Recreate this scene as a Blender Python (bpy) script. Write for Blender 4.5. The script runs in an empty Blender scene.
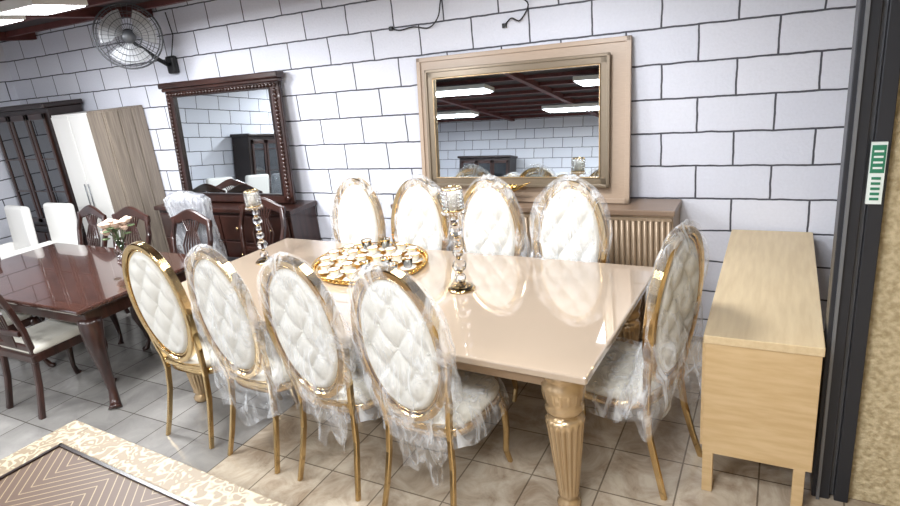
import bpy, bmesh, math, random
from mathutils import Vector, Matrix, noise, Euler
random.seed(4)
S=bpy.context.scene
pi=math.pi
def lin(c):
    return tuple(((v/255)/12.92 if v/255<=.04045 else ((v/255+.055)/1.055)**2.4) for v in c)+(1,)
# ---------------- materials
def mat(name,rgb,rough=.5,metal=0,spec=.5,coat=0,trans=0,emit=None,var=0,vscale=8,bump=0,bscale=30,stretch=(1,1,1),rgb2=None):
    m=bpy.data.materials.new(name); m.use_nodes=True; nt=m.node_tree; p=nt.nodes['Principled BSDF']
    p.inputs['Base Color'].default_value=lin(rgb); p.inputs['Roughness'].default_value=rough; p.inputs['Metallic'].default_value=metal
    p.inputs['Specular IOR Level'].default_value=spec; p.inputs['Coat Weight'].default_value=coat; p.inputs['Coat Roughness'].default_value=.02
    p.inputs['Transmission Weight'].default_value=trans
    if emit: p.inputs['Emission Color'].default_value=lin(rgb); p.inputs['Emission Strength'].default_value=emit
    tc=nt.nodes.new('ShaderNodeTexCoord'); mp=nt.nodes.new('ShaderNodeMapping'); mp.inputs['Scale'].default_value=stretch
    nt.links.new(tc.outputs['Object'],mp.inputs[0])
    n=nt.nodes.new('ShaderNodeTexNoise'); n.inputs['Scale'].default_value=vscale; n.inputs['Detail'].default_value=5
    nt.links.new(mp.outputs[0],n.inputs['Vector'])
    if var or rgb2:
        r=nt.nodes.new('ShaderNodeValToRGB'); a=lin(rgb); b=lin(rgb2) if rgb2 else tuple(v*(1-var) for v in a[:3])+(1,)
        r.color_ramp.elements[0].position=.35; r.color_ramp.elements[1].position=.65
        r.color_ramp.elements[0].color=b; r.color_ramp.elements[1].color=a
        nt.links.new(n.outputs[0],r.inputs[0]); nt.links.new(r.outputs[0],p.inputs['Base Color'])
    if bump:
        n2=nt.nodes.new('ShaderNodeTexNoise'); n2.inputs['Scale'].default_value=bscale; n2.inputs['Detail'].default_value=4
        nt.links.new(mp.outputs[0],n2.inputs['Vector'])
        b=nt.nodes.new('ShaderNodeBump'); b.inputs['Strength'].default_value=bump; b.inputs['Distance'].default_value=.02
        nt.links.new(n2.outputs[0],b.inputs['Height']); nt.links.new(b.outputs[0],p.inputs['Normal'])
    return m
GOLD=mat('polished_gold',(212,184,136),.15,1)
GOLD2=mat('bright_gold',(228,190,116),.18,1)
CREAM=mat('cream_velvet',(210,208,201),.65,var=.03)
SEAT=mat('cream_satin_seat',(214,210,198),.35,var=.08,vscale=14,bump=.25,bscale=9)
TAUPE=mat('taupe_gloss_top',(172,154,135),.03,coat=1,spec=.9,var=.03,vscale=2)
TAUPE2=mat('taupe_apron',(156,132,108),.3)
FLUTE=mat('champagne_lacquer',(184,158,122),.24,.6,coat=.3)
SB=mat('sideboard_bronze',(162,140,116),.35,.25,var=.1,vscale=3)
SBT=mat('sideboard_top',(138,115,96),.3,var=.12,stretch=(1,8,1))
OAK=mat('light_oak',(202,174,132),.45,rgb2=(190,160,116),vscale=3,stretch=(2,14,14),bump=.03)
OAKT=mat('light_oak_top',(212,190,152),.4,rgb2=(202,178,140),vscale=3,stretch=(14,1.5,14))
DARK=mat('dark_mahogany',(58,33,27),.28,coat=.3,rgb2=(38,21,17),vscale=4,stretch=(1,9,1))
DARKT=mat('mahogany_table_top',(72,45,37),.12,coat=.7,rgb2=(50,31,26),vscale=4,stretch=(1,9,1))
BLACKW=mat('espresso_wood',(38,26,24),.3,var=.3)
MIRROR=mat('mirror_glass',(225,232,235),.01,1)
FRAMEP=mat('mirror_panel_taupe',(176,154,134),.35,var=.08,vscale=20,stretch=(1,1,12))
FRAMEB=mat('mirror_inner_bronze',(122,108,90),.3,.3)
BLACK=mat('black_plastic',(22,22,24),.4)
FANG=mat('fan_cage_grey',(88,90,94),.4,.3)
CHAR=mat('charcoal_steel',(50,51,56),.4,.4)
STEEL=mat('grey_steel',(120,122,126),.4,.5)
WHITE=mat('white_lacquer',(220,218,214),.35)
GREYW=mat('grey_oak',(136,124,111),.5,rgb2=(112,101,90),vscale=3,stretch=(22,22,1))
GREYF=mat('grey_fabric',(126,126,132),.5,bump=.3,bscale=12,var=.25,vscale=14)
GLASS=mat('crystal',(250,250,250),.02,trans=1)
DGLASS=mat('dark_cabinet_glass',(30,34,38),.04,coat=1)
PORC=mat('porcelain',(242,238,230),.15)
RED=mat('dark_red_steel',(92,44,40),.6,var=.3)
CEIL=mat('dark_ceiling',(48,36,36),.8,var=.4,vscale=3)
LAMP=mat('lamp_diffuser',(250,252,255),.4,emit=9)
PINK=mat('cream_petals',(222,194,172),.7,var=.2,vscale=30)
LEAF=mat('leaf_green',(84,100,66),.6)
CARVE=mat('carved_cream_wood',(206,190,160),.5)
GREEN=mat('sign_green',(40,120,90),.5)
SIGNW=mat('sign_white',(225,232,228),.5)
def carve():
    m=CARVE; nt=m.node_tree; p=nt.nodes['Principled BSDF']; tc=nt.nodes.new('ShaderNodeTexCoord')
    v=nt.nodes.new('ShaderNodeTexVoronoi'); v.feature='SMOOTH_F1'; v.inputs['Scale'].default_value=30
    n=nt.nodes.new('ShaderNodeTexNoise'); n.inputs['Scale'].default_value=9
    mx=nt.nodes.new('ShaderNodeMixRGB'); mx.inputs[0].default_value=.1
    nt.links.new(tc.outputs['Object'],n.inputs['Vector']); nt.links.new(tc.outputs['Object'],mx.inputs[1]); nt.links.new(n.outputs['Color'],mx.inputs[2])
    nt.links.new(mx.outputs[0],v.inputs['Vector'])
    si=nt.nodes.new('ShaderNodeMath'); si.operation='MULTIPLY'; si.inputs[1].default_value=15; nt.links.new(v.outputs['Distance'],si.inputs[0])
    s2=nt.nodes.new('ShaderNodeMath'); s2.operation='SINE'; nt.links.new(si.outputs[0],s2.inputs[0])
    r=nt.nodes.new('ShaderNodeValToRGB'); r.color_ramp.elements[0].position=.0; r.color_ramp.elements[1].position=.9
    r.color_ramp.elements[0].color=lin((122,106,84)); r.color_ramp.elements[1].color=lin((164,152,128))
    nt.links.new(s2.outputs[0],r.inputs[0]); nt.links.new(r.outputs[0],p.inputs['Base Color'])
    b=nt.nodes.new('ShaderNodeBump'); b.inputs['Strength'].default_value=.5; b.inputs['Distance'].default_value=.008
    nt.links.new(r.outputs[0],b.inputs['Height']); nt.links.new(b.outputs[0],p.inputs['Normal'])
carve()
def marquetry():
    m=bpy.data.materials.new('striped_marquetry'); m.use_nodes=True; nt=m.node_tree; p=nt.nodes['Principled BSDF']; p.inputs['Roughness'].default_value=.5
    tc=nt.nodes.new('ShaderNodeTexCoord'); sx=nt.nodes.new('ShaderNodeSeparateXYZ'); nt.links.new(tc.outputs['Object'],sx.inputs[0])
    def M(op,a,b=None):
        n=nt.nodes.new('ShaderNodeMath'); n.operation=op
        for i,v in enumerate((a,b)):
            if v is None: continue
            if isinstance(v,(int,float)): n.inputs[i].default_value=v
            else: nt.links.new(v,n.inputs[i])
        return n.outputs[0]
    u=M('PINGPONG',M('ADD',sx.outputs[0],10),.28)
    w=M('FRACT',M('MULTIPLY',M('ADD',u,M('ADD',sx.outputs[1],5)),20))
    r=nt.nodes.new('ShaderNodeValToRGB'); r.color_ramp.interpolation='CONSTANT'
    r.color_ramp.elements[0].color=lin((78,58,44)); r.color_ramp.elements[1].position=.86; r.color_ramp.elements[1].color=lin((136,118,92))
    nt.links.new(w,r.inputs[0]); nt.links.new(r.outputs[0],p.inputs['Base Color'])
    return m
MARQ=marquetry()
def blockwall(name,axis=0):
    m=bpy.data.materials.new(name); m.use_nodes=True; nt=m.node_tree; p=nt.nodes['Principled BSDF']; p.inputs['Roughness'].default_value=.6
    tc=nt.nodes.new('ShaderNodeTexCoord'); n=nt.nodes.new('ShaderNodeTexNoise'); n.inputs['Scale'].default_value=9; n.inputs['Detail'].default_value=3
    nt.links.new(tc.outputs['Object'],n.inputs['Vector'])
    ad=nt.nodes.new('ShaderNodeVectorMath'); ad.operation='MULTIPLY_ADD'; ad.inputs[1].default_value=(.014,.014,.014)
    nt.links.new(n.outputs['Color'],ad.inputs[0]); nt.links.new(tc.outputs['Object'],ad.inputs[2])
    sp=nt.nodes.new('ShaderNodeSeparateXYZ'); nt.links.new(ad.outputs[0],sp.inputs[0])
    s2=nt.nodes.new('ShaderNodeMath'); s2.operation='ADD'; nt.links.new(sp.outputs[axis],s2.inputs[0]); s2.inputs[1].default_value=-.17-.007
    s3=nt.nodes.new('ShaderNodeMath'); s3.operation='ADD'; nt.links.new(sp.outputs[2],s3.inputs[0]); s3.inputs[1].default_value=-.133-.007
    cb=nt.nodes.new('ShaderNodeCombineXYZ'); nt.links.new(s2.outputs[0],cb.inputs[0]); nt.links.new(s3.outputs[0],cb.inputs[1])
    b=nt.nodes.new('ShaderNodeTexBrick'); nt.links.new(cb.outputs[0],b.inputs[0])
    for k,v in (('Scale',1),('Brick Width',.42),('Row Height',.21),('Mortar Size',.0062),('Mortar Smooth',.25),('Bias',0)): b.inputs[k].default_value=v
    b.inputs['Color1'].default_value=lin((226,227,236)); b.inputs['Color2'].default_value=lin((217,219,230)); b.inputs['Mortar'].default_value=lin((76,76,84))
    n2=nt.nodes.new('ShaderNodeTexNoise'); n2.inputs['Scale'].default_value=60; nt.links.new(tc.outputs['Object'],n2.inputs['Vector'])
    mx=nt.nodes.new('ShaderNodeMixRGB'); mx.blend_type='MULTIPLY'; mx.inputs[0].default_value=.1
    nt.links.new(b.outputs[0],mx.inputs[1]); nt.links.new(n2.outputs[0],mx.inputs[2]); nt.links.new(mx.outputs[0],p.inputs['Base Color'])
    bu=nt.nodes.new('ShaderNodeBump'); bu.invert=True; bu.inputs['Strength'].default_value=.6; bu.inputs['Distance'].default_value=.01
    nt.links.new(b.outputs['Fac'],bu.inputs['Height'])
    bu2=nt.nodes.new('ShaderNodeBump'); bu2.inputs['Strength'].default_value=.25; bu2.inputs['Distance'].default_value=.01
    nt.links.new(n2.outputs[0],bu2.inputs['Height']); nt.links.new(bu.outputs[0],bu2.inputs['Normal']); nt.links.new(bu2.outputs[0],p.inputs['Normal'])
    return m
BLOCK=blockwall('painted_block_wall'); BLOCKY=blockwall('painted_block_wall_side',1)
def tilefloor():
    m=bpy.data.materials.new('ceramic_floor_tiles'); m.use_nodes=True; nt=m.node_tree; p=nt.nodes['Principled BSDF']; p.inputs['Roughness'].default_value=.22
    tc=nt.nodes.new('ShaderNodeTexCoord')
    b=nt.nodes.new('ShaderNodeTexBrick'); nt.links.new(tc.outputs['Object'],b.inputs[0]); b.offset=0
    for k,v in (('Scale',1),('Brick Width',.33),('Row Height',.33),('Mortar Size',.004),('Mortar Smooth',.1)): b.inputs[k].default_value=v
    b.inputs['Color1'].default_value=(1,1,1,1); b.inputs['Color2'].default_value=(.8,.8,.8,1); b.inputs['Mortar'].default_value=(.36,.34,.32,1)
    n=nt.nodes.new('ShaderNodeTexNoise'); n.inputs['Scale'].default_value=5; n.inputs['Detail'].default_value=8; n.inputs['Roughness'].default_value=.65; n.inputs['Distortion'].default_value=1
    nt.links.new(tc.outputs['Object'],n.inputs['Vector'])
    r=nt.nodes.new('ShaderNodeValToRGB'); r.color_ramp.elements[0].position=.35; r.color_ramp.elements[1].position=.62
    r.color_ramp.elements[0].color=lin((152,134,114)); r.color_ramp.elements[1].color=lin((196,183,164))
    nt.links.new(n.outputs[0],r.inputs[0])
    sp=nt.nodes.new('ShaderNodeSeparateXYZ'); nt.links.new(tc.outputs['Object'],sp.inputs[0])
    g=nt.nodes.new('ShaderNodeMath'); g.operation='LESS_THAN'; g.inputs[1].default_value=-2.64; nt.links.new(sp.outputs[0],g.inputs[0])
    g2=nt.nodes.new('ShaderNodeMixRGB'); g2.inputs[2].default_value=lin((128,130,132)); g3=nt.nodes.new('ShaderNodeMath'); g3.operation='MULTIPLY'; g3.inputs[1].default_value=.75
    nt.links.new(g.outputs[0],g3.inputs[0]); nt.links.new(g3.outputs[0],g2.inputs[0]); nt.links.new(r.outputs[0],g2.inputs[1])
    mx=nt.nodes.new('ShaderNodeMixRGB'); mx.blend_type='MULTIPLY'; mx.inputs[0].default_value=1
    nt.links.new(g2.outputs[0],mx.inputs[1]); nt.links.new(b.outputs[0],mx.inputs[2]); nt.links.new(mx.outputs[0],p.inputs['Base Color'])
    return m
def plastic():
    m=bpy.data.materials.new('clear_plastic_wrap'); m.use_nodes=True; nt=m.node_tree; p=nt.nodes['Principled BSDF']
    p.inputs['Base Color'].default_value=(.93,.95,.98,1); p.inputs['Roughness'].default_value=.13; p.inputs['Specular IOR Level'].default_value=.9
    tr=nt.nodes.new('ShaderNodeBsdfTransparent'); mx=nt.nodes.new('ShaderNodeMixShader'); out=nt.nodes['Material Output']
    tc=nt.nodes.new('ShaderNodeTexCoord'); mp=nt.nodes.new('ShaderNodeMapping'); mp.inputs['Scale'].default_value=(8,8,2.6); mp.inputs['Rotation'].default_value=(0,.35,0)
    n=nt.nodes.new('ShaderNodeTexNoise'); n.inputs['Scale'].default_value=1.7; n.inputs['Detail'].default_value=6; n.inputs['Distortion'].default_value=1.5; n.inputs['Roughness'].default_value=.6
    nt.links.new(tc.outputs['Object'],mp.inputs[0]); nt.links.new(mp.outputs[0],n.inputs['Vector'])
    r=nt.nodes.new('ShaderNodeValToRGB'); e=r.color_ramp.elements; e[0].position=.45; e[0].color=(.09,)*3+(1,); e[1].position=.66; e[1].color=(.5,)*3+(1,)
    nt.links.new(n.outputs[0],r.inputs[0]); nt.links.new(r.outputs[0],mx.inputs[0])
    nt.links.new(tr.outputs[0],mx.inputs[1]); nt.links.new(p.outputs[0],mx.inputs[2]); nt.links.new(mx.outputs[0],out.inputs[0])
    b=nt.nodes.new('ShaderNodeBump'); b.inputs['Strength'].default_value=.9; b.inputs['Distance'].default_value=.035
    nt.links.new(n.outputs[0],b.inputs['Height']); nt.links.new(b.outputs[0],p.inputs['Normal'])
    return m
PLAST=plastic()
# ---------------- mesh builder
class B:
    def __init__(s): s.v=[]; s.f=[]; s.m=[]; s.sm=[]; s.mats=[]; s.M=Matrix.Identity(4)
    def mi(s,m):
        if m not in s.mats: s.mats.append(m)
        return s.mats.index(m)
    def add(s,vs,fs,m,smooth=False,M=None):
        o=len(s.v); T=s.M@M if M is not None else s.M
        s.v+= [tuple(T@Vector(v)) for v in vs]; i=s.mi(m)
        for f in fs: s.f.append([a+o for a in f]); s.m.append(i); s.sm.append(smooth)
    def box(s,c,d,m,bev=0,rot=(0,0,0),seg=2,smooth=False):
        bm=bmesh.new(); bmesh.ops.create_cube(bm,size=1)
        bmesh.ops.scale(bm,vec=d,verts=bm.verts)
        if bev: bmesh.ops.bevel(bm,geom=bm.edges[:],offset=min(bev,min(d)*.49),segments=seg,affect='EDGES',profile=.5)
        bm.verts.index_update()
        s.add([v.co[:] for v in bm.verts],[[v.index for v in f.verts] for f in bm.faces],m,smooth,Matrix.Translation(c)@Euler(rot).to_matrix().to_4x4()); bm.free()
    def bb(s,a,b,m,bev=0,**k):
        s.box([(a[i]+b[i])/2 for i in range(3)],[abs(b[i]-a[i]) for i in range(3)],m,bev,**k)
    def lathe(s,prof,m,seg=24,M=None,flute=None,cap=True,smooth=True):
        vs=[];fs=[];n=len(prof)
        for (r,z) in prof:
            for k in range(seg):
                a=2*pi*k/seg; q=r
                if flute and flute[2]<=z<=flute[3]: q=r*(1-flute[1]*(.5+.5*math.cos(a*flute[0]))**2)
                vs.append((q*math.cos(a),q*math.sin(a),z))
        for i in range(n-1):
            for k in range(seg):
                k2=(k+1)%seg; fs.append([i*seg+k,i*seg+k2,(i+1)*seg+k2,(i+1)*seg+k])
        if cap: fs.append(list(range(seg))[::-1]); fs.append([(n-1)*seg+k for k in range(seg)])
        s.add(vs,fs,m,smooth,M)
    def sweep(s,path,sec,m,up=(0,1,0),closed=False,scales=None,smooth=True):
        path=[Vector(p) for p in path]; n=len(path); up=Vector(up); vs=[];fs=[];k=len(sec)
        for i,p in enumerate(path):
            a=path[(i-1)%n] if (closed or i>0) else p; b=path[(i+1)%n] if (closed or i<n-1) else p
            t=(b-a).normalized(); sd=t.cross(up)
            if sd.length<1e-4: sd=t.cross(Vector((1,0,.01)))
            sd.normalize(); nn=sd.cross(t); sc=scales[i] if scales else 1
            for (x,y) in sec: vs.append(p+sd*x*sc+nn*y*sc)
        for i in range(n if closed else n-1):
            j=(i+1)%n
            for q in range(k): fs.append([i*k+q,i*k+(q+1)%k,j*k+(q+1)%k,j*k+q])
        if not closed: fs.append(list(range(k))[::-1]); fs.append([(n-1)*k+q for q in range(k)])
        s.add([tuple(v) for v in vs],fs,m,smooth)
    def tube(s,path,r,m,seg=8,closed=False,up=(0,0,1),scales=None):
        s.sweep(path,[(r*math.cos(2*pi*k/seg),r*math.sin(2*pi*k/seg)) for k in range(seg)],m,up,closed,scales)
    def ball(s,c,r,m,sx=1,sy=1,sz=1,seg=12):
        pr=[(max(r*math.sin(pi*i/8),1e-4),-r*math.cos(pi*i/8)) for i in range(9)]
        s.lathe(pr,m,seg,Matrix.Translation(c)@Matrix.Diagonal((sx,sy,sz,1)),cap=False)
    def mesh(s,name):
        me=bpy.data.meshes.new(name); me.from_pydata(s.v,[],s.f)
        for m in s.mats: me.materials.append(m)
        me.polygons.foreach_set('material_index',s.m); me.polygons.foreach_set('use_smooth',s.sm); me.update()
        bm=bmesh.new(); bm.from_mesh(me); bmesh.ops.recalc_face_normals(bm,faces=bm.faces); bm.to_mesh(me); bm.free()
        return me
    def obj(s,name,loc=(0,0,0),rz=0,rx=0,ry=0):
        return place(name,s.mesh(name),loc,rz,rx,ry)
def place(name,me,loc=(0,0,0),rz=0,rx=0,ry=0,parent=None,sc=1):
    o=bpy.data.objects.new(name,me); S.collection.objects.link(o); o.location=loc; o.rotation_euler=(rx,ry,rz); o.scale=(sc,sc,sc)
    if parent: o.parent=parent
    return o
def rrect(w,h,b):
    return [(-w/2+b,-h/2),(w/2-b,-h/2),(w/2,-h/2+b),(w/2,h/2-b),(w/2-b,h/2),(-w/2+b,h/2),(-w/2,h/2-b),(-w/2,-h/2+b)]
# ---------------- room
D=4.035; H=2.69; FY=-4.6; XL=-7.75
def shell(name,a,b,m):
    q=B(); q.bb(a,b,m); return q.obj(name)
shell('wall_back',(XL-.15,D,0),(1.6,D+.15,H),BLOCK)
shell('wall_front',(XL-.15,FY-.15,0),(1.6,FY,H),BLOCK)
shell('wall_left',(XL-.15,FY,0),(XL,D,H),BLOCKY)
BEI=mat('beige_textured_plaster',(202,186,152),.8,rgb2=(166,148,114),vscale=45,bump=.6,bscale=50)
shell('wall_right',(1.45,FY,0),(1.6,2.64,H),BEI)
shell('wall_return',(.345,2.64,0),(1.6,2.8,H),BEI)
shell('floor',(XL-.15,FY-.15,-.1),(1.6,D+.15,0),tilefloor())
q=B(); q.bb((XL-.15,FY-.15,H),(1.6,D+.15,H+.1),CEIL)
for i in range(15):
    y=FY+.2+i*.58; q.bb((XL+.02,y,H-.05),(1.4,y+.06,H),RED)
for i in range(5):
    x=-7.1+i*1.9; q.bb((x,FY+.02,H-.08),(x+.09,D-.02,H-.001),RED)
q.obj('ceiling')
q=B(); q.bb((.208,2.60,0),(.275,2.74,H-.14),CHAR,.004); q.bb((.275,2.64,0),(.292,2.72,H-.14),STEEL); q.bb((.292,2.60,0),(.344,2.74,H-.14),CHAR,.004)
q.bb((.225,2.585,0),(.237,2.60,H-.14),STEEL); q.obj('shutter_guide_post')
q=B(); q.bb((.284,2.585,1.335),(.332,2.599,1.56),SIGNW); q.bb((.287,2.582,1.45),(.329,2.586,1.55),GREEN)
for i in range(5): q.bb((.294,2.582,1.35+i*.019),(.322,2.586,1.359+i*.019),GREEN)
for i in range(4): q.bb((.294,2.580,1.465+i*.02),(.322,2.583,1.472+i*.02),SIGNW)
q.obj('wall_sign')
# ---------------- oval back chair
LN=.10
def oval_pt(a,rx=.205,rz=.345,cz=.865):
    z=cz+rz*math.cos(a); x=rx*math.sin(a); return (x,(1.21-z)*LN-.01,z)
def chair_mesh():
    q=B(); N=64
    q.sweep([oval_pt(2*pi*i/N,.215,.355) for i in range(N)],rrect(.034,.05,.006),GOLD,up=(0,1,LN),closed=True,smooth=False)
    q.sweep([oval_pt(2*pi*i/N,.19,.328) for i in range(N)],rrect(.012,.03,.003),GOLD,up=(0,1,LN),closed=True,smooth=True)
    for side in (-1,1):
        vs=[];fs=[];RN=30;AN=84
        for r in range(RN+1):
            t=r/RN
            for k in range(AN):
                a=2*pi*k/AN; x,y,z=oval_pt(a,.185*t,.323*t)
                bul=.042*math.sqrt(max(0,1-t**6))
                u=x/.075; v=(z-.865)/.10
                tuft=abs(math.sin(pi*(u+v)/2))*abs(math.sin(pi*(u-v)/2))
                if t<.9: bul*=.34+.66*min(1,(tuft**.42))
                vs.append((x,y+side*bul,z))
        for r in range(RN):
            for k in range(AN):
                k2=(k+1)%AN; fs.append([r*AN+k,r*AN+k2,(r+1)*AN+k2,(r+1)*AN+k])
        q.add(vs,fs,CREAM,True)
        for i in range(-3,4):
            for j in range(-5,6):
                if (i+j)%2: continue
                x=i*.075; z=.865+j*.10
                if (x/.16)**2+((z-.865)/.29)**2<1: q.ball((x,(1.21-z)*LN-.01+side*.017,z),.006,CREAM,seg=8)
    K=40
    def seatpt(a,g=0):
        c,s_=math.cos(a),math.sin(a)
        x=(.235+g)*abs(c)**.6*(1 if c>0 else -1); y=.30+(.235+g)*abs(s_)**.6*(1 if s_>0 else -1)
        x*=1+.08*(y-.3)/.235
        return x,y
    def loft(rings,m,capb=True,capt=True):
        vs=[v for r in rings for v in r]; fs=[]
        for i in range(len(rings)-1):
            for k in range(K): fs.append([i*K+k,i*K+(k+1)%K,(i+1)*K+(k+1)%K,(i+1)*K+k])
        if capb: fs.append(list(range(K))[::-1])
        if capt: fs.append([(len(rings)-1)*K+k for k in range(K)])
        q.add(vs,fs,m,True)
    def R(lst): return [[(*seatpt(2*pi*k/K,g),z) for k in range(K)] for g,z in lst]
    loft(R(((-.02,.405),(.0,.41),(.0,.445),(-.012,.45))),GOLD)
    loft(R(((-.012,.448),(-.003,.465),(-.006,.485),(-.03,.505),(-.09,.517),(-.15,.521),(-.2,.522))),SEAT)
    for sx in (-1,1):
        def leg(p,sec,f0,f1):
            pts=[]
            for i in range(len(p)-1):
                for k in range(4): pts.append(Vector(p[i]).lerp(Vector(p[i+1]),k/4))
            pts.append(Vector(p[-1]))
            q.sweep(pts,sec,GOLD,up=(0,1,0),scales=[f0+(f1-f0)*i/len(pts) for i in range(len(pts))],smooth=False)
        leg([(sx*.197,.04,.72),(sx*.19,.052,.60),(sx*.17,.065,.50),(sx*.165,.068,.42),(sx*.172,.05,.28),(sx*.18,.01,.13),(sx*.192,-.03,0)],rrect(.026,.036,.005),1,.75)
        leg([(sx*.19,.47,.43),(sx*.215,.50,.33),(sx*.215,.505,.2),(sx*.205,.50,.08),(sx*.215,.52,0)],rrect(.03,.03,.006),1.15,.75)
    q.sweep([(-.17,.07,.47),(0,.07,.455),(.17,.07,.47)],rrect(.03,.03,.005),GOLD,up=(0,1,0),smooth=False)
    return q.mesh('oval_chair')
CH=chair_mesh()
def bag_mesh(seed,zb,flare=0,tail=False,side=0,amp=1):
    q=B(); A=72;Z=60; vs=[];fs=[]
    for j in range(Z+1):
        t=j/Z; z=1.262-(1.262-zb)*t
        if z>.865: w=.255*math.sqrt(max(0.0004,1-((z-.865)/.399)**2)); th=.06*math.sqrt(max(.002,1-((z-.865)/.399)**4))
        else:
            u=(.865-z)/(.865-zb); w=.255+flare*u; th=.062+.05*u
            if tail:
                g=math.sin(min(1,u)*pi/2)**2.2; w=w*(1-g*.70); th=th*(1-g*.40)
        for k in range(A):
            a=2*pi*k/A; x=w*math.cos(a); y=th*math.sin(a)
            P=Vector((x*4+seed*7,y*5+z*1.2,z*2.0+seed)); fold=(noise.noise(P*1.5)*.036+noise.noise(P*4)*.012)*amp
            e=.35+.8*t
            x+=fold*e*math.cos(a)*1.6+side*t*t*abs(math.cos(a))*(1 if math.cos(a)>0 else 0)
            y+=fold*e*math.sin(a)*1.8+(1.21-z)*LN-.01
            zz=z+noise.noise(Vector((math.cos(a)*1.6,seed,math.sin(a)*1.6)))*.16*t*t
            vs.append((x,y,zz))
    for j in range(Z):
        for k in range(A): fs.append([j*A+k,j*A+(k+1)%A,(j+1)*A+(k+1)%A,(j+1)*A+k])
    fs.append(list(range(A)))
    q.add(vs,fs,PLAST,True); return q.mesh('plastic_cover')
def seatbag(seed):
    q=B(); A=64; vs=[];fs=[]; rings=[(.0,.530),(.12,.532),(.2,.53),(.24,.515),(.255,.48),(.262,.44),(.268,.40),(.272,.37)]
    for j,(r,z) in enumerate(rings):
        for k in range(A):
            a=2*pi*k/A; c,s_=math.cos(a),math.sin(a); x=r*abs(c)**.65*(1 if c>0 else -1); y=.31+r*abs(s_)**.65*(1 if s_>0 else -1)
            n=noise.noise(Vector((c*2.2+seed,s_*2.2,z*3)))*.02*(1 if j>2 else .4)
            vs.append((x+n*c*1.2,y+n*s_*1.2,z+n*(.2 if j<4 else j*.35)))
    for j in range(len(rings)-1):
        for k in range(A): fs.append([j*A+k,j*A+(k+1)%A,(j+1)*A+(k+1)%A,(j+1)*A+k])
    q.add(vs,fs,PLAST,True); return q.mesh('plastic_seat_cover')
bags=[bag_mesh(1,.62,.02),bag_mesh(2,.33,.05),bag_mesh(3,.24,.01,True),bag_mesh(4,.20,.02,True,0,1.2),bag_mesh(6,.38,.06,False,-.13,1.4),bag_mesh(8,.60,.03),bag_mesh(11,.64,.02)]
SBAG=seatbag(3)
def chair(x,y,rz,bag=None,seat=False):
    o=place('oval_back_dining_chair',CH,(x,y,0),rz)
    if bag is not None: place('plastic_cover',bags[bag],(0,0,0),parent=o)
    if seat: place('plastic_seat_cover',SBAG,(0,0,0),parent=o)
    return o
for k,(b,r,s_) in enumerate(((3,.0,True),(2,.0,True),(1,-.03,False),(None,.03,False))):
    chair(-1.364-.5406*k,1.860+.0207*k,-.038+r,b,s_)
for k,b in enumerate((0,5,6,0)): chair(-1.086-.5406*k,3.405+.0207*k,pi-.038,b)
chair(-.345,2.55,pi/2-.30,4,True)
# ---------------- dining table
TR=-.0383; TO=(-.611,2.024,0)
q=B(); L_,W_=2.839,1.27
x0,x1,y0,y1=-L_,0,0,W_
q.bb((x0,y0,.732),(x1,y1,.77),TAUPE,.009,seg=3)
q.bb((x0+.05,y0+.05,.715),(x1-.05,y1-.05,.733),FLUTE)
q.bb((x0+.09,y0+.09,.64),(x1-.09,y1-.09,.716),TAUPE2,.004)
leg=[(.03,0),(.05,.005),(.055,.03),(.04,.05),(.035,.06),(.05,.075),(.045,.09),(.05,.12),(.068,.30),(.082,.44),(.086,.47),(.075,.485),(.06,.495),(.06,.505),(.08,.515),(.085,.53),(.08,.545),(.078,.555),(.086,.58),(.094,.62),(.094,.655),(.08,.67),(.085,.68),(.085,.716)]
for lx in (x0+.14,x1-.15):
    for ly in (y0+.14,y1-.14):
        T=Matrix.Translation((lx,ly,0)); q.lathe(leg,FLUTE,96,T,flute=(16,.17,.1,.46)); q.lathe([(.0865,.575),(.0955,.62),(.0865,.66)],FLUTE,96,T,flute=(16,.12,.57,.67),cap=False)
q.obj('dining_table',TO,TR)
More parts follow.
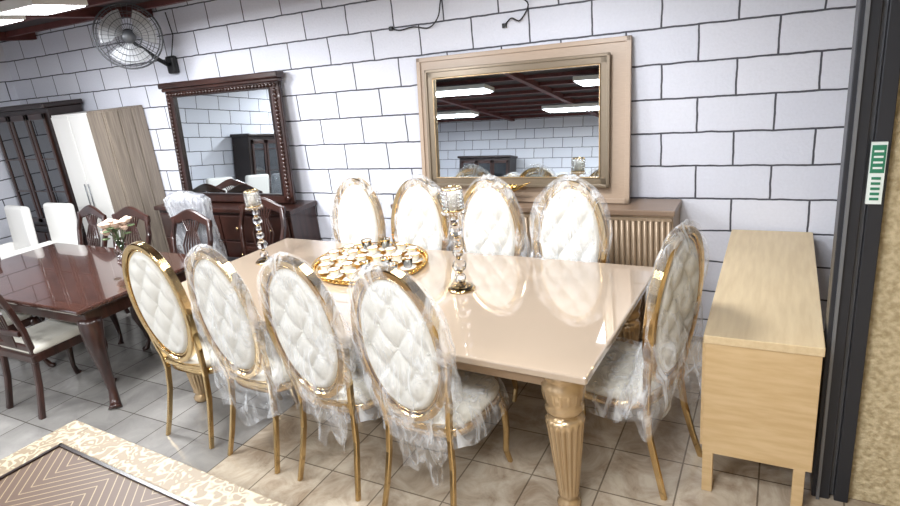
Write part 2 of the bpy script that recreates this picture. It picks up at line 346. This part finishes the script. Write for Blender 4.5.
# ---------------- oval tray with cups
def tray(cx,cy,r,seed,rz):
    random.seed(seed); q=B(); SX=1.14
    q.M=Matrix.Diagonal((SX,1,1,1))
    q.lathe([(.02,0),(r,0),(r+.012,.010),(r+.01,.016),(r-.005,.012),(r-.02,.008),(.001,.008)],GOLD2,64)
    q.M=Matrix.Identity(4); n=64
    for k in range(n):
        a=2*pi*k/n; c,s_=math.cos(a),math.sin(a); q.ball((SX*(r+.012)*c,(r+.012)*s_,.020),.010,GOLD2,seg=7)
        if k%2==0: q.tube([(SX*(r+.012)*c,(r+.012)*s_,.026),(SX*(r+.018)*math.cos(a+.05),(r+.018)*math.sin(a+.05),.038)],.003,GOLD2,5)
    q.tube([(SX*(r+.018)*math.cos(2*pi*k/n),(r+.018)*math.sin(2*pi*k/n),.038) for k in range(n)],.004,GOLD2,6,closed=True)
    for R,n in ((r*.82,14),(r*.50,8),(r*.16,2)):
        for k in range(n):
            a=2*pi*k/n+R*9; c=(SX*R*math.cos(a),R*math.sin(a),.010); T=Matrix.Translation(c)
            q.lathe([(.014,0),(.050,.008),(.054,.013),(.016,.008)],PORC,20,T); q.lathe([(.053,.011),(.0555,.014),(.053,.0145)],GOLD2,20,T,cap=False)
            tall=random.random()<.2; h=.075 if tall else .055
            q.lathe([(.016,.01),(.026,.018),(.036,h),(.038,h+.002),(.034,h),(.023,.022),(.001,.018)],GLASS if tall else PORC,18,T,cap=False)
            q.lathe([(.0368,h-.003),(.0385,h),(.0385,h+.003),(.037,h+.004)],GOLD2,18,T,cap=False)
            if not tall: q.tube([(c[0]+.033*math.cos(a),c[1]+.033*math.sin(a),.055),(c[0]+.052*math.cos(a),c[1]+.052*math.sin(a),.048),(c[0]+.028*math.cos(a),c[1]+.028*math.sin(a),.030)],.003,GOLD2,5)
    return q.obj('serving_tray_with_cups',(cx,cy,.771),rz)
tray(-2.29,2.97,.335,1,-.3)
# ---------------- crystal candle holders
def candle(x,y,s=1):
    q=B()
    q.lathe([(.06,0),(.062,.006),(.045,.012),(.02,.02)],GOLD,28)
    q.lathe([(.055,.012),(.05,.02),(.02,.03)],GLASS,8,smooth=False)
    z=.028
    for r in (.026,.034,.026,.02,.03,.02):
        q.lathe([(.004,z),(r*.8,z+r*.45),(r,z+r),(r*.8,z+r*1.55),(.004,z+2*r)],GLASS,8,smooth=False)
        q.lathe([(.010,z+2*r-.003),(.013,z+2*r+.001),(.010,z+2*r+.005)],GOLD,14); z+=2*r+.001
    q.lathe([(.01,z),(.03,z+.012),(.046,z+.02),(.048,z+.026),(.03,z+.024)],GOLD,24)
    for k in range(14):
        a=2*pi*k/14; q.ball((.047*math.cos(a),.047*math.sin(a),z+.012),.009,GLASS,seg=6)
        for j in range(5): q.ball((.040*math.cos(a),.040*math.sin(a),z+.034+j*.017),.009,GLASS,seg=6)
    for zz in (z+.025,z+.115): q.tube([(.041*math.cos(2*pi*k/24),.041*math.sin(2*pi*k/24),zz) for k in range(24)],.004,GOLD,6,closed=True)
    q.lathe([(.03,z+.026),(.03,z+.10)],PORC,16)
    return place('crystal_candle_holder',q.mesh('crystal_candle_holder'),(x,y,.771),sc=s)
candle(-3.12,2.88,1.1); candle(-1.51,2.74,1.24)
# ---------------- sideboard
q=B(); a0,a1,f,t=-2.60,-.54,3.73,.97
q.bb((a0,f,t-.035),(a1,D-.01,t),SBT,.004); q.bb((a0+.01,f+.02,.08),(a1-.01,D-.01,t-.036),SB)
n=4; w=(a1-a0-.02)/n
for i in range(n):
    X=a0+.01+i*w; q.bb((X+.008,f+.004,.12),(X+w-.008,f+.019,.14),SB); q.bb((X+.008,f+.004,t-.07),(X+w-.008,f+.019,t-.05),SB)
    k=int((w-.03)/.034)
    for j in range(k):
        xx=X+.025+j*(w-.05)/(k-1); q.lathe([(.0145,.14),(.0145,t-.07)],SB,10,Matrix.Translation((xx,f+.014,0)))
for X in (a0+.06,a1-.06):
    for Y in (f+.06,D-.08): q.bb((X-.03,Y-.03,0),(X+.03,Y+.03,.082),GOLD)
q.obj('fluted_sideboard')
# ---------------- mirror leaning back on the sideboard
def gm(q,w,h):
    q.bb((-w/2,0,0),(w/2,.02,h),FRAMEP,.003)
    for p in ((-w/2,0,-w/2+.03,h),(w/2-.03,0,w/2,h),(-w/2,h-.03,w/2,h),(-w/2,0,w/2,.03)): q.bb((p[0],-.012,p[1]),(p[2],0,p[3]),FRAMEP,.002)
    L,R,b,t=-w/2+.085,w/2-.125,.11,h-.095
    fw=.065
    for p in ((L,b,L+fw,t),(R-fw,b,R,t),(L,b,R,b+fw),(L,t-fw,R,t)): q.bb((p[0],-.035,p[1]),(p[2],-.0,p[3]),FRAMEB,.012)
    for p in ((L,b,L+.012,t),(R-.012,b,R,t),(L,b,R,b+.012),(L,t-.012,R,t)): q.bb((p[0]-.004,-.045,p[1]-.004),(p[2]+.004,-.03,p[3]+.004),FRAMEB,.003)
    l2,r2,b2,t2=L+fw,R-fw,b+fw,t-fw
    for p in ((l2-.008,b2-.008,l2,t2+.008),(r2,b2-.008,r2+.008,t2+.008),(l2-.008,b2-.008,r2+.008,b2),(l2-.008,t2,r2+.008,t2+.008)): q.bb((p[0],-.042,p[1]),(p[2],-.03,p[3]),FLUTE,.003)
    q.bb((l2-.005,-.02,b2-.005),(r2+.005,-.01,t2+.005),MIRROR)
q=B(); gm(q,1.54,1.035); q.obj('gold_framed_mirror',(-1.61,3.875,.974),rx=-.125)
q=B(); q.lathe([(.05,0),(.055,.01),(.015,.02),(.012,.07),(.02,.09)],GOLD2,20)
pts=[(-.2+.4*i/16,0,.14-.045*math.sin(pi*i/16)+.02*abs(i-8)/8) for i in range(17)]
q.sweep(pts,[(.05*math.cos(2*pi*k/10),.02*math.sin(2*pi*k/10)) for k in range(10)],GOLD2,up=(0,0,1),scales=[.15+.85*math.sin(pi*i/16) for i in range(17)])
for i in range(7): q.ball((-.09+.03*i,0,.125),.022,GOLD2,seg=8)
q.obj('gold_ornament_bowl',(-1.68,3.79,.971))
# ---------------- right oak cabinet
q=B(); cw,cl,ch=.436,1.519,.79
q.bb((0,0,ch-.038),(cw,cl,ch),OAKT,.003); q.bb((.006,.006,.21),(cw-.006,cl-.006,ch-.039),OAK,.002)
for i in range(3):
    Y=.03+i*.49; q.bb((-.006,Y,.23),(.006,Y+.48,ch-.05),OAK,.003); q.tube([(-.02,Y+.44,.42),(-.02,Y+.44,.56)],.006,GOLD)
    q.box((-.012,Y+.44,.49),(.012,.01,.02),GOLD)
for X in (.03,cw-.05):
    for Y in (.03,cl-.05): q.bb((X-.022,Y-.022,0),(X+.022,Y+.022,.212),OAK,.003)
q.obj('oak_cabinet',(-.238,2.47,0),0)
# ---------------- coffee table
q=B(); X0,X1,Y0,Y1=0,1.75,-1.25,0; bw=.15
q.bb((X0,Y0,.40),(X1,Y1,.44),CARVE,.006)
for a,b in (((X0,Y0),(X0+bw,Y1)),((X1-bw,Y0),(X1,Y1)),((X0+bw,Y0),(X1-bw,Y0+bw)),((X0+bw,Y1-bw),(X1-bw,Y1))): q.bb((a[0],a[1],.43),(b[0],b[1],.455),CARVE,.005)
q.bb((X0+bw,Y0+bw,.435),(X1-bw,Y1-bw,.448),MARQ)
for a,b in (((X0+bw,Y0+bw),(X0+bw+.016,Y1-bw)),((X0+bw,Y1-bw-.016),(X1-bw,Y1-bw))): q.bb((a[0],a[1],.44),(b[0],b[1],.456),BLACKW)
q.bb((X0+.05,Y0+.05,.30),(X1-.05,Y1-.05,.41),CARVE,.01)
for X in (X0+.11,X1-.11):
    for Y in (Y0+.11,Y1-.11): q.lathe([(.05,0),(.06,.03),(.03,.06),(.045,.18),(.06,.25),(.05,.31)],CARVE,20,Matrix.Translation((X,Y,0)))
q.obj('carved_coffee_table',(-3.075,1.39,0),-.055)
# ---------------- dark dining table
def cab(q,x,y,h,sx,sy,m,r=.04):
    p=[(0,0,h),(.02,.02,h*.85),(.025,.025,h*.7),(.0,.0,h*.4),(-.008,-.008,h*.18),(.012,.012,h*.04),(.03,.03,0)]
    sc=[1.5,1.35,1.1,.72,.55,.7,.9]
    pts=[];ss=[]
    for i in range(len(p)-1):
        for k in range(3):
            pts.append(Vector(p[i]).lerp(Vector(p[i+1]),k/3)); ss.append(sc[i]+(sc[i+1]-sc[i])*k/3)
    pts.append(Vector(p[-1])); ss.append(sc[-1])
    q.tube([(x+v.x*sx,y+v.y*sy,v.z) for v in pts],r,m,10,up=(0,1,0),scales=ss)
q=B(); X0,X1,Y0,Y1=-5.75,-3.72,1.88,2.93
q.bb((X0,Y0,.73),(X1,Y1,.762),DARKT,.012); q.bb((X0+.03,Y0+.03,.715),(X1-.03,Y1-.03,.732),DARK,.006); q.bb((X0+.08,Y0+.08,.62),(X1-.08,Y1-.08,.716),DARK,.005)
for X,sx in ((X0+.13,-1),(X1-.13,1)):
    for Y,sy in ((Y0+.13,-1),(Y1-.13,1)): cab(q,X,Y,.64,sx,sy,DARK,.05)
q.obj('mahogany_dining_table')
def dark_chair():
    q=B()
    for sx in (-1,1):
        q.sweep([(sx*.20,-.06,0),(sx*.195,-.01,.22),(sx*.195,.02,.45),(sx*.21,.0,.62),(sx*.24,-.05,.80),(sx*.215,-.09,.95)],rrect(.036,.036,.006),DARK,up=(0,1,0),smooth=False)
        cab(q,sx*.2,.42,.42,sx,1,DARK,.028)
    pts=[(-.25+.5*i/20,-.085-.012*math.sin(pi*i/20),.955+.035*math.cos((i/10-1)*pi)*.6+.02*(1-abs(i/10-1))) for i in range(21)]
    q.sweep(pts,rrect(.03,.085,.01),DARK,up=(0,0,1),scales=[.7+.35*math.sin(pi*i/20) for i in range(21)],smooth=False)
    q.sweep([(-.2,-.02,.60),(0,-.03,.60),(.2,-.02,.60)],rrect(.025,.035,.005),DARK,up=(0,0,1),smooth=False)
    for k in (-3,-2,-1,0,1,2,3):
        w=.028*k
        q.sweep([(w*.6,.0,.48),(w*1.0,-.02,.60),(w*1.35,-.045,.74),(w*.7,-.07,.86),(w*1.3,-.085,.95)],rrect(.014,.012,.003),DARK,up=(0,1,0),smooth=False)
    q.bb((-.2,.0,.46),(.2,.025,.5),DARK,.005)
    q.box((0,.21,.41),(.45,.44,.06),DARK,.01); q.box((0,.215,.46),(.44,.42,.06),SEAT,.025,smooth=True,seg=3)
    return q.mesh('mahogany_dining_chair')
DC=dark_chair()
for x,y,r in ((-4.42,1.78,.0),(-5.2,1.78,0),(-3.82,3.52,pi+.03),(-4.20,3.10,pi-.05),(-5.0,3.12,pi),(-5.58,3.12,pi-.1),(-6.05,2.35,-pi/2)):
    place('mahogany_dining_chair',DC,(x,y,0),r)
# ---------------- flower vase
q=B(); q.lathe([(.045,0),(.05,.01),(.06,.05),(.035,.10),(.03,.12),(.045,.14)],GLASS,20)
random.seed(9)
for i in range(17):
    a=random.random()*6.28; r=.12*random.random()**.5; z=.23+.09*random.random()-r*.3
    c=(r*math.cos(a),r*math.sin(a),z); q.tube([(0,0,.04),(c[0]*.5,c[1]*.5,.17),c],.003,LEAF,5,up=(.3,.2,1))
    q.ball(c,.028,PINK,seg=9)
    for k in range(5): q.ball((c[0]+.022*math.cos(k*1.256),c[1]+.022*math.sin(k*1.256),c[2]+.005),.019,PINK,sz=.6,seg=8)
    if i%2: q.ball((c[0]*1.2,c[1]*1.2,z-.05),.03,LEAF,sx=1.2,sz=.25,seg=8)
q.obj('flower_vase',(-4.56,2.78,.763))
# ---------------- dresser + mirror
q=B(); xa,xb,fy,tz=-5.33,-3.58,3.67,.91
q.bb((xa,fy,tz-.04),(xb,D-.01,tz),DARK,.006); q.bb((xa+.03,fy+.03,.08),(xb-.03,D-.01,tz-.039),DARK,.004)
for i in range(4):
    for j in range(3):
        w=(xb-xa-.1)/4; X=xa+.05+i*w; Z=.12+j*.245; q.bb((X+.006,fy+.012,Z),(X+w-.006,fy+.032,Z+.23),DARK,.006); q.ball((X+w/2,fy+.005,Z+.115),.014,GOLD,seg=8)
for X in (xa+.08,xb-.08):
    for Y in (fy+.08,D-.08): q.bb((X-.04,Y-.04,0),(X+.04,Y+.04,.082),DARK)
q.obj('mahogany_dresser')
def dm(q,w,h):
    q.bb((-w/2+.02,0,0),(w/2-.02,.03,h-.02),DARK)
    for p in ((-w/2,0,-w/2+.11,h),(w/2-.11,0,w/2,h),(-w/2,0,w/2,.08),(-w/2,h-.11,w/2,h)): q.bb((p[0],-.03,p[1]),(p[2],.0,p[3]),DARK,.015)
    q.bb((-w/2-.03,-.07,h-.03),(w/2+.03,.03,h+.02),DARK,.01); q.bb((-w/2-.015,-.05,h-.06),(w/2+.015,.02,h-.03),DARK,.01)
    for i in range(34): q.ball((-w/2+.04+i*(w-.08)/33,-.03,h-.085),.018,DARK,seg=8)
    for sx in (-1,1):
        for i in range(28): q.ball((sx*(w/2-.045),-.03,.05+i*(h-.18)/27),.02,DARK,sz=1.1,seg=8)
    for p in ((-w/2+.10,.07,-w/2+.115,h-.10),(w/2-.115,.07,w/2-.10,h-.10),(-w/2+.10,.07,w/2-.10,.085),(-w/2+.10,h-.115,w/2-.10,h-.10)): q.bb((p[0],-.035,p[1]),(p[2],-.01,p[3]),BLACKW,.003)
    q.bb((-w/2+.10,-.012,.07),(w/2-.10,-.004,h-.10),MIRROR)
q=B(); dm(q,1.42,1.09); q.obj('dresser_mirror',(-4.40,3.88,.916),rx=-.08)
# ---------------- wardrobe / display cabinet
q=B(); y0=3.6
q.bb((-6.44,y0,0),(-5.85,D-.01,1.84),WHITE,.004); q.bb((-5.849,y0,0),(-5.6,D-.01,1.85),GREYW,.004)
for i in range(2): q.bb((-6.43+i*.29,y0-.015,.06),(-6.15+i*.29,y0,1.82),WHITE,.003); q.tube([(-6.17+i*.06,y0-.03,.9),(-6.17+i*.06,y0-.03,1.15)],.006,STEEL)
q.bb((-5.84,y0-.012,.05),(-5.61,y0,1.83),GREYW,.003)
for k in range(3): q.bb((-5.6,y0+.012+k*.14,.05),(-5.590,y0+.14+k*.14,1.83),GREYW,.003)
q.obj('wardrobe')
def display(name,x,y,rz,w=1.1,h=1.92):
    q=B(); q.bb((-w/2,0,0),(w/2,.36,h),BLACKW,.006); q.bb((-w/2-.03,-.05,h),(w/2+.03,.37,h+.05),BLACKW,.012); q.bb((-w/2-.03,-.03,.62),(w/2+.03,.3,.66),BLACKW,.008)
    n=3
    for i in range(n):
        a=-w/2+.04+i*(w-.08)/n; b=a+(w-.08)/n-.02
        q.bb((a,-.02,.70),(a+.04,0,h-.05),DARK,.004); q.bb((b-.04,-.02,.70),(b,0,h-.05),DARK,.004); q.bb((a,-.02,.70),(b,0,.75),DARK,.004); q.bb((a,-.02,h-.11),(b,0,h-.05),DARK,.004)
        q.bb((a+.04,-.008,.75),(b-.04,-.002,h-.11),DGLASS); q.bb((a,-.02,.08),(b,0,.58),DARK,.006)
        for z in (1.05,1.4): q.bb((a+.04,-.012,z),(b-.04,-.004,z+.012),DARK)
    q.obj(name,(x,y,0),rz)
display('display_cabinet',-7.06,3.62,0)
display('display_cabinet',-5.6,-4.1,pi,1.2,1.8)
display('display_cabinet',XL+.40,.35,pi/2,1.0,1.6)
# ---------------- upholstered chairs
def uph(m,mleg,hb=.62,dp=.5,arms=True,wrap=False):
    q=B(); q.box((0,dp/2-.01,.42),(.5,dp,.12),m,.04,smooth=True,seg=3)
    q.box((0,-.02,.41+hb/2),(.44,.08,hb),m,.035,rot=(.06,0,0),smooth=True,seg=4)
    for sx in (-1,1):
        q.box((sx*.2,dp-.06,.185),(.035,.035,.37),mleg); q.box((sx*.2,.03,.185),(.035,.035,.37),mleg)
        if arms: q.box((sx*.24,.1,.55),(.05,.2,.2),m,.02,smooth=True)
    if wrap:
        A=60; vs=[];fs=[]; zt=.42+hb
        for j in range(31):
            t=j/30; z=zt-(hb*.9)*t; k0=min(1,.25+t*9)
            for k in range(A):
                a=2*pi*k/A; c,s_=math.cos(a),math.sin(a); n=noise.noise(Vector((c*3,s_*3,z*4)))*.03
                vs.append((k0*(.235+n)*abs(c)**.4*(1 if c>0 else -1),-.02-(z-.41-hb/2)*.06+k0*(.06+n)*abs(s_)**.5*(1 if s_>0 else -1),z+.01))
        for j in range(30):
            for k in range(A): fs.append([j*A+k,j*A+(k+1)%A,(j+1)*A+(k+1)%A,(j+1)*A+k])
        fs.append(list(range(A))); q.add(vs,fs,PLAST,True)
    return q.mesh('upholstered_chair')
U1=uph(WHITE,GOLD); U2=uph(GREYF,BLACKW,.74,.33,False,True)
for x,y,r in ((-6.68,3.10,pi-.1),(-6.2,3.24,pi),(-7.25,3.0,pi),(-6.9,1.9,pi/2),(-6.9,1.2,pi/2)): place('cream_upholstered_chair',U1,(x,y,0),r)
place('grey_upholstered_chair',U2,(-4.30,3.31,0),0)
for x,y,r in ((-5.2,-1.2,.3),(-4.2,-1.0,-.2),(-5.8,-2.4,0.2),(-2.2,-2.6,.4)): place('cream_upholstered_chair',U1,(x,y,0),r)
# ---------------- wall fan
q=B(); F0=Vector((-4.90,3.56,2.43)); dirv=Vector((.80,-.58,-.10)).normalized()
rot=dirv.to_track_quat('Z','Y').to_matrix().to_4x4(); q.M=Matrix.Translation(F0)@rot
for rr,zz in ((.26,0),(.24,.04),(.20,.06),(.15,.075),(.10,.08),(.05,.082),(.24,-.05),(.18,-.075),(.1,-.08)):
    q.tube([(rr*math.cos(2*pi*k/36),rr*math.sin(2*pi*k/36),zz) for k in range(36)],.003 if rr<.26 else .008,FANG,5,closed=True)
for k in range(36):
    a=2*pi*k/36; c,s_=math.cos(a),math.sin(a)
    for sg in (1,-1): q.tube([(.04*c,.04*s_,.082*sg),(.15*c,.15*s_,.075*sg),(.22*c,.22*s_,.05*sg),(.26*c,.26*s_,0)],.0014,FANG,4,up=(.1,.2,1))
q.lathe([(.045,.07),(.05,.08),(.045,.092),(.01,.095)],FANG,20)
q.lathe([(.02,.03),(.035,.0),(.06,-.06),(.06,-.15),(.04,-.18)],BLACK,20)
BL=mat('fan_blade_grey',(176,178,182),.4,.1)
for k in range(3):
    a0=2*pi*k/3+.4; vs=[];fs=[]
    for i in range(7):
        r=.04+.18*i/6
        for j in range(7):
            a=a0+(j/6-.5)*(.5+1.1*min(1,i/3)); vs.append((r*math.cos(a),r*math.sin(a),.02+(j/6-.5)*.05))
    for i in range(6):
        for j in range(6): fs.append([i*7+j,i*7+j+1,(i+1)*7+j+1,(i+1)*7+j])
    q.add(vs,fs,BL,True)
back=F0-dirv*.17
q.M=Matrix.Identity(4)
mt=Vector((-5.0,D-.03,2.18))
q.tube([back,back+Vector((-.02,.05,-.06)),mt+Vector((0,-.14,.06)),mt+Vector((0,-.04,0))],.02,BLACK,8,up=(1,0,0))
q.box(mt,(.11,.06,.16),BLACK,.02)
q.tube([mt+Vector((.03,-.02,.05)),mt+Vector((.1,0,.25)),mt+Vector((.05,.015,.45))],.005,BLACK,6,up=(1,0,0))
q.obj('wall_fan')
# ---------------- loose wires
def wire(name,pts):
    q=B(); P=[Vector(p) for p in pts]; o=[]
    for i in range(len(P)-1):
        a=P[max(i-1,0)];b=P[i];c=P[i+1];d=P[min(i+2,len(P)-1)]
        for k in range(6):
            t=k/6; o.append(.5*((2*b)+(-a+c)*t+(2*a-5*b+4*c-d)*t*t+(-a+3*b-3*c+d)*t**3))
    o.append(P[-1]); q.tube(o,.005,BLACK,6,up=(.1,1,0))
    q.box(P[0],(.03,.02,.03),BLACK,.004); q.obj(name)
wire('cable',[(-2.58,D-.012,2.23),(-2.50,D-.02,2.21),(-2.38,D-.02,2.22),(-2.26,D-.02,2.20),(-2.17,D-.03,2.26),(-2.14,D-.02,2.37),(-2.10,D-.02,2.5),(-2.10,D-.01,2.68)])
wire('cable',[(-1.68,D-.012,2.15),(-1.62,D-.03,2.19),(-1.56,D-.03,2.17),(-1.50,D-.02,2.26),(-1.56,D-.02,2.34),(-1.52,D-.02,2.48),(-1.50,D-.01,2.68)])
# ---------------- ceiling lamps
def lamp(x,y,w,l,E):
    q=B(); q.bb((-w/2,-l/2,-.03),(w/2,l/2,.03),WHITE,.004); q.bb((-w/2+.015,-l/2+.015,-.036),(w/2-.015,l/2-.015,-.029),LAMP)
    o=q.obj('ceiling_light',(x,y,H-.11))
    ld=bpy.data.lights.new('lamp_light','AREA'); ld.shape='RECTANGLE'; ld.size=w*.9; ld.size_y=l*.9; ld.energy=E; ld.color=(.94,.97,1)
    lo=bpy.data.objects.new('lamp_light',ld); S.collection.objects.link(lo); lo.parent=o; lo.location=(0,0,-.05)
for x,y,w,l,E in ((-3.1,1.9,.5,.5,60),(-.5,.9,.6,.6,46),(-4.22,2.50,.45,.35,58),(-4.95,2.50,.45,.35,58),(-1.2,2.7,.5,.5,34),(-1.9,-.4,1.2,.35,58),(-4.4,-.4,1.2,.35,64),(-6.6,-.4,1.2,.35,70),(-.8,-2.8,1.2,.35,64),(-3.2,-2.8,1.2,.35,64),(-5.8,-2.8,1.2,.35,64)):
    lamp(x,y,w,l,E)
w=bpy.data.worlds.new('world'); S.world=w; w.use_nodes=True; w.node_tree.nodes['Background'].inputs[0].default_value=(.8,.85,1,1); w.node_tree.nodes['Background'].inputs[1].default_value=.3
# ---------------- camera
yw,pt,rl=map(math.radians,(29.662,18.143,6.306))
F=Vector((-math.sin(yw)*math.cos(pt),math.cos(yw)*math.cos(pt),-math.sin(pt))); r0=Vector((math.cos(yw),math.sin(yw),0)); u0=r0.cross(F)
R=math.cos(rl)*r0-math.sin(rl)*u0; U=math.sin(rl)*r0+math.cos(rl)*u0
cd=bpy.data.cameras.new('camera'); co=bpy.data.objects.new('camera',cd); S.collection.objects.link(co)
cd.sensor_width=36; cd.lens=605.83*36/900; cd.clip_start=.05
M=Matrix((R,U,-F)).transposed().to_4x4(); M.translation=(0,0,2.013); co.matrix_world=M; S.camera=co
try: S.view_settings.view_transform='Standard'
except Exception: pass
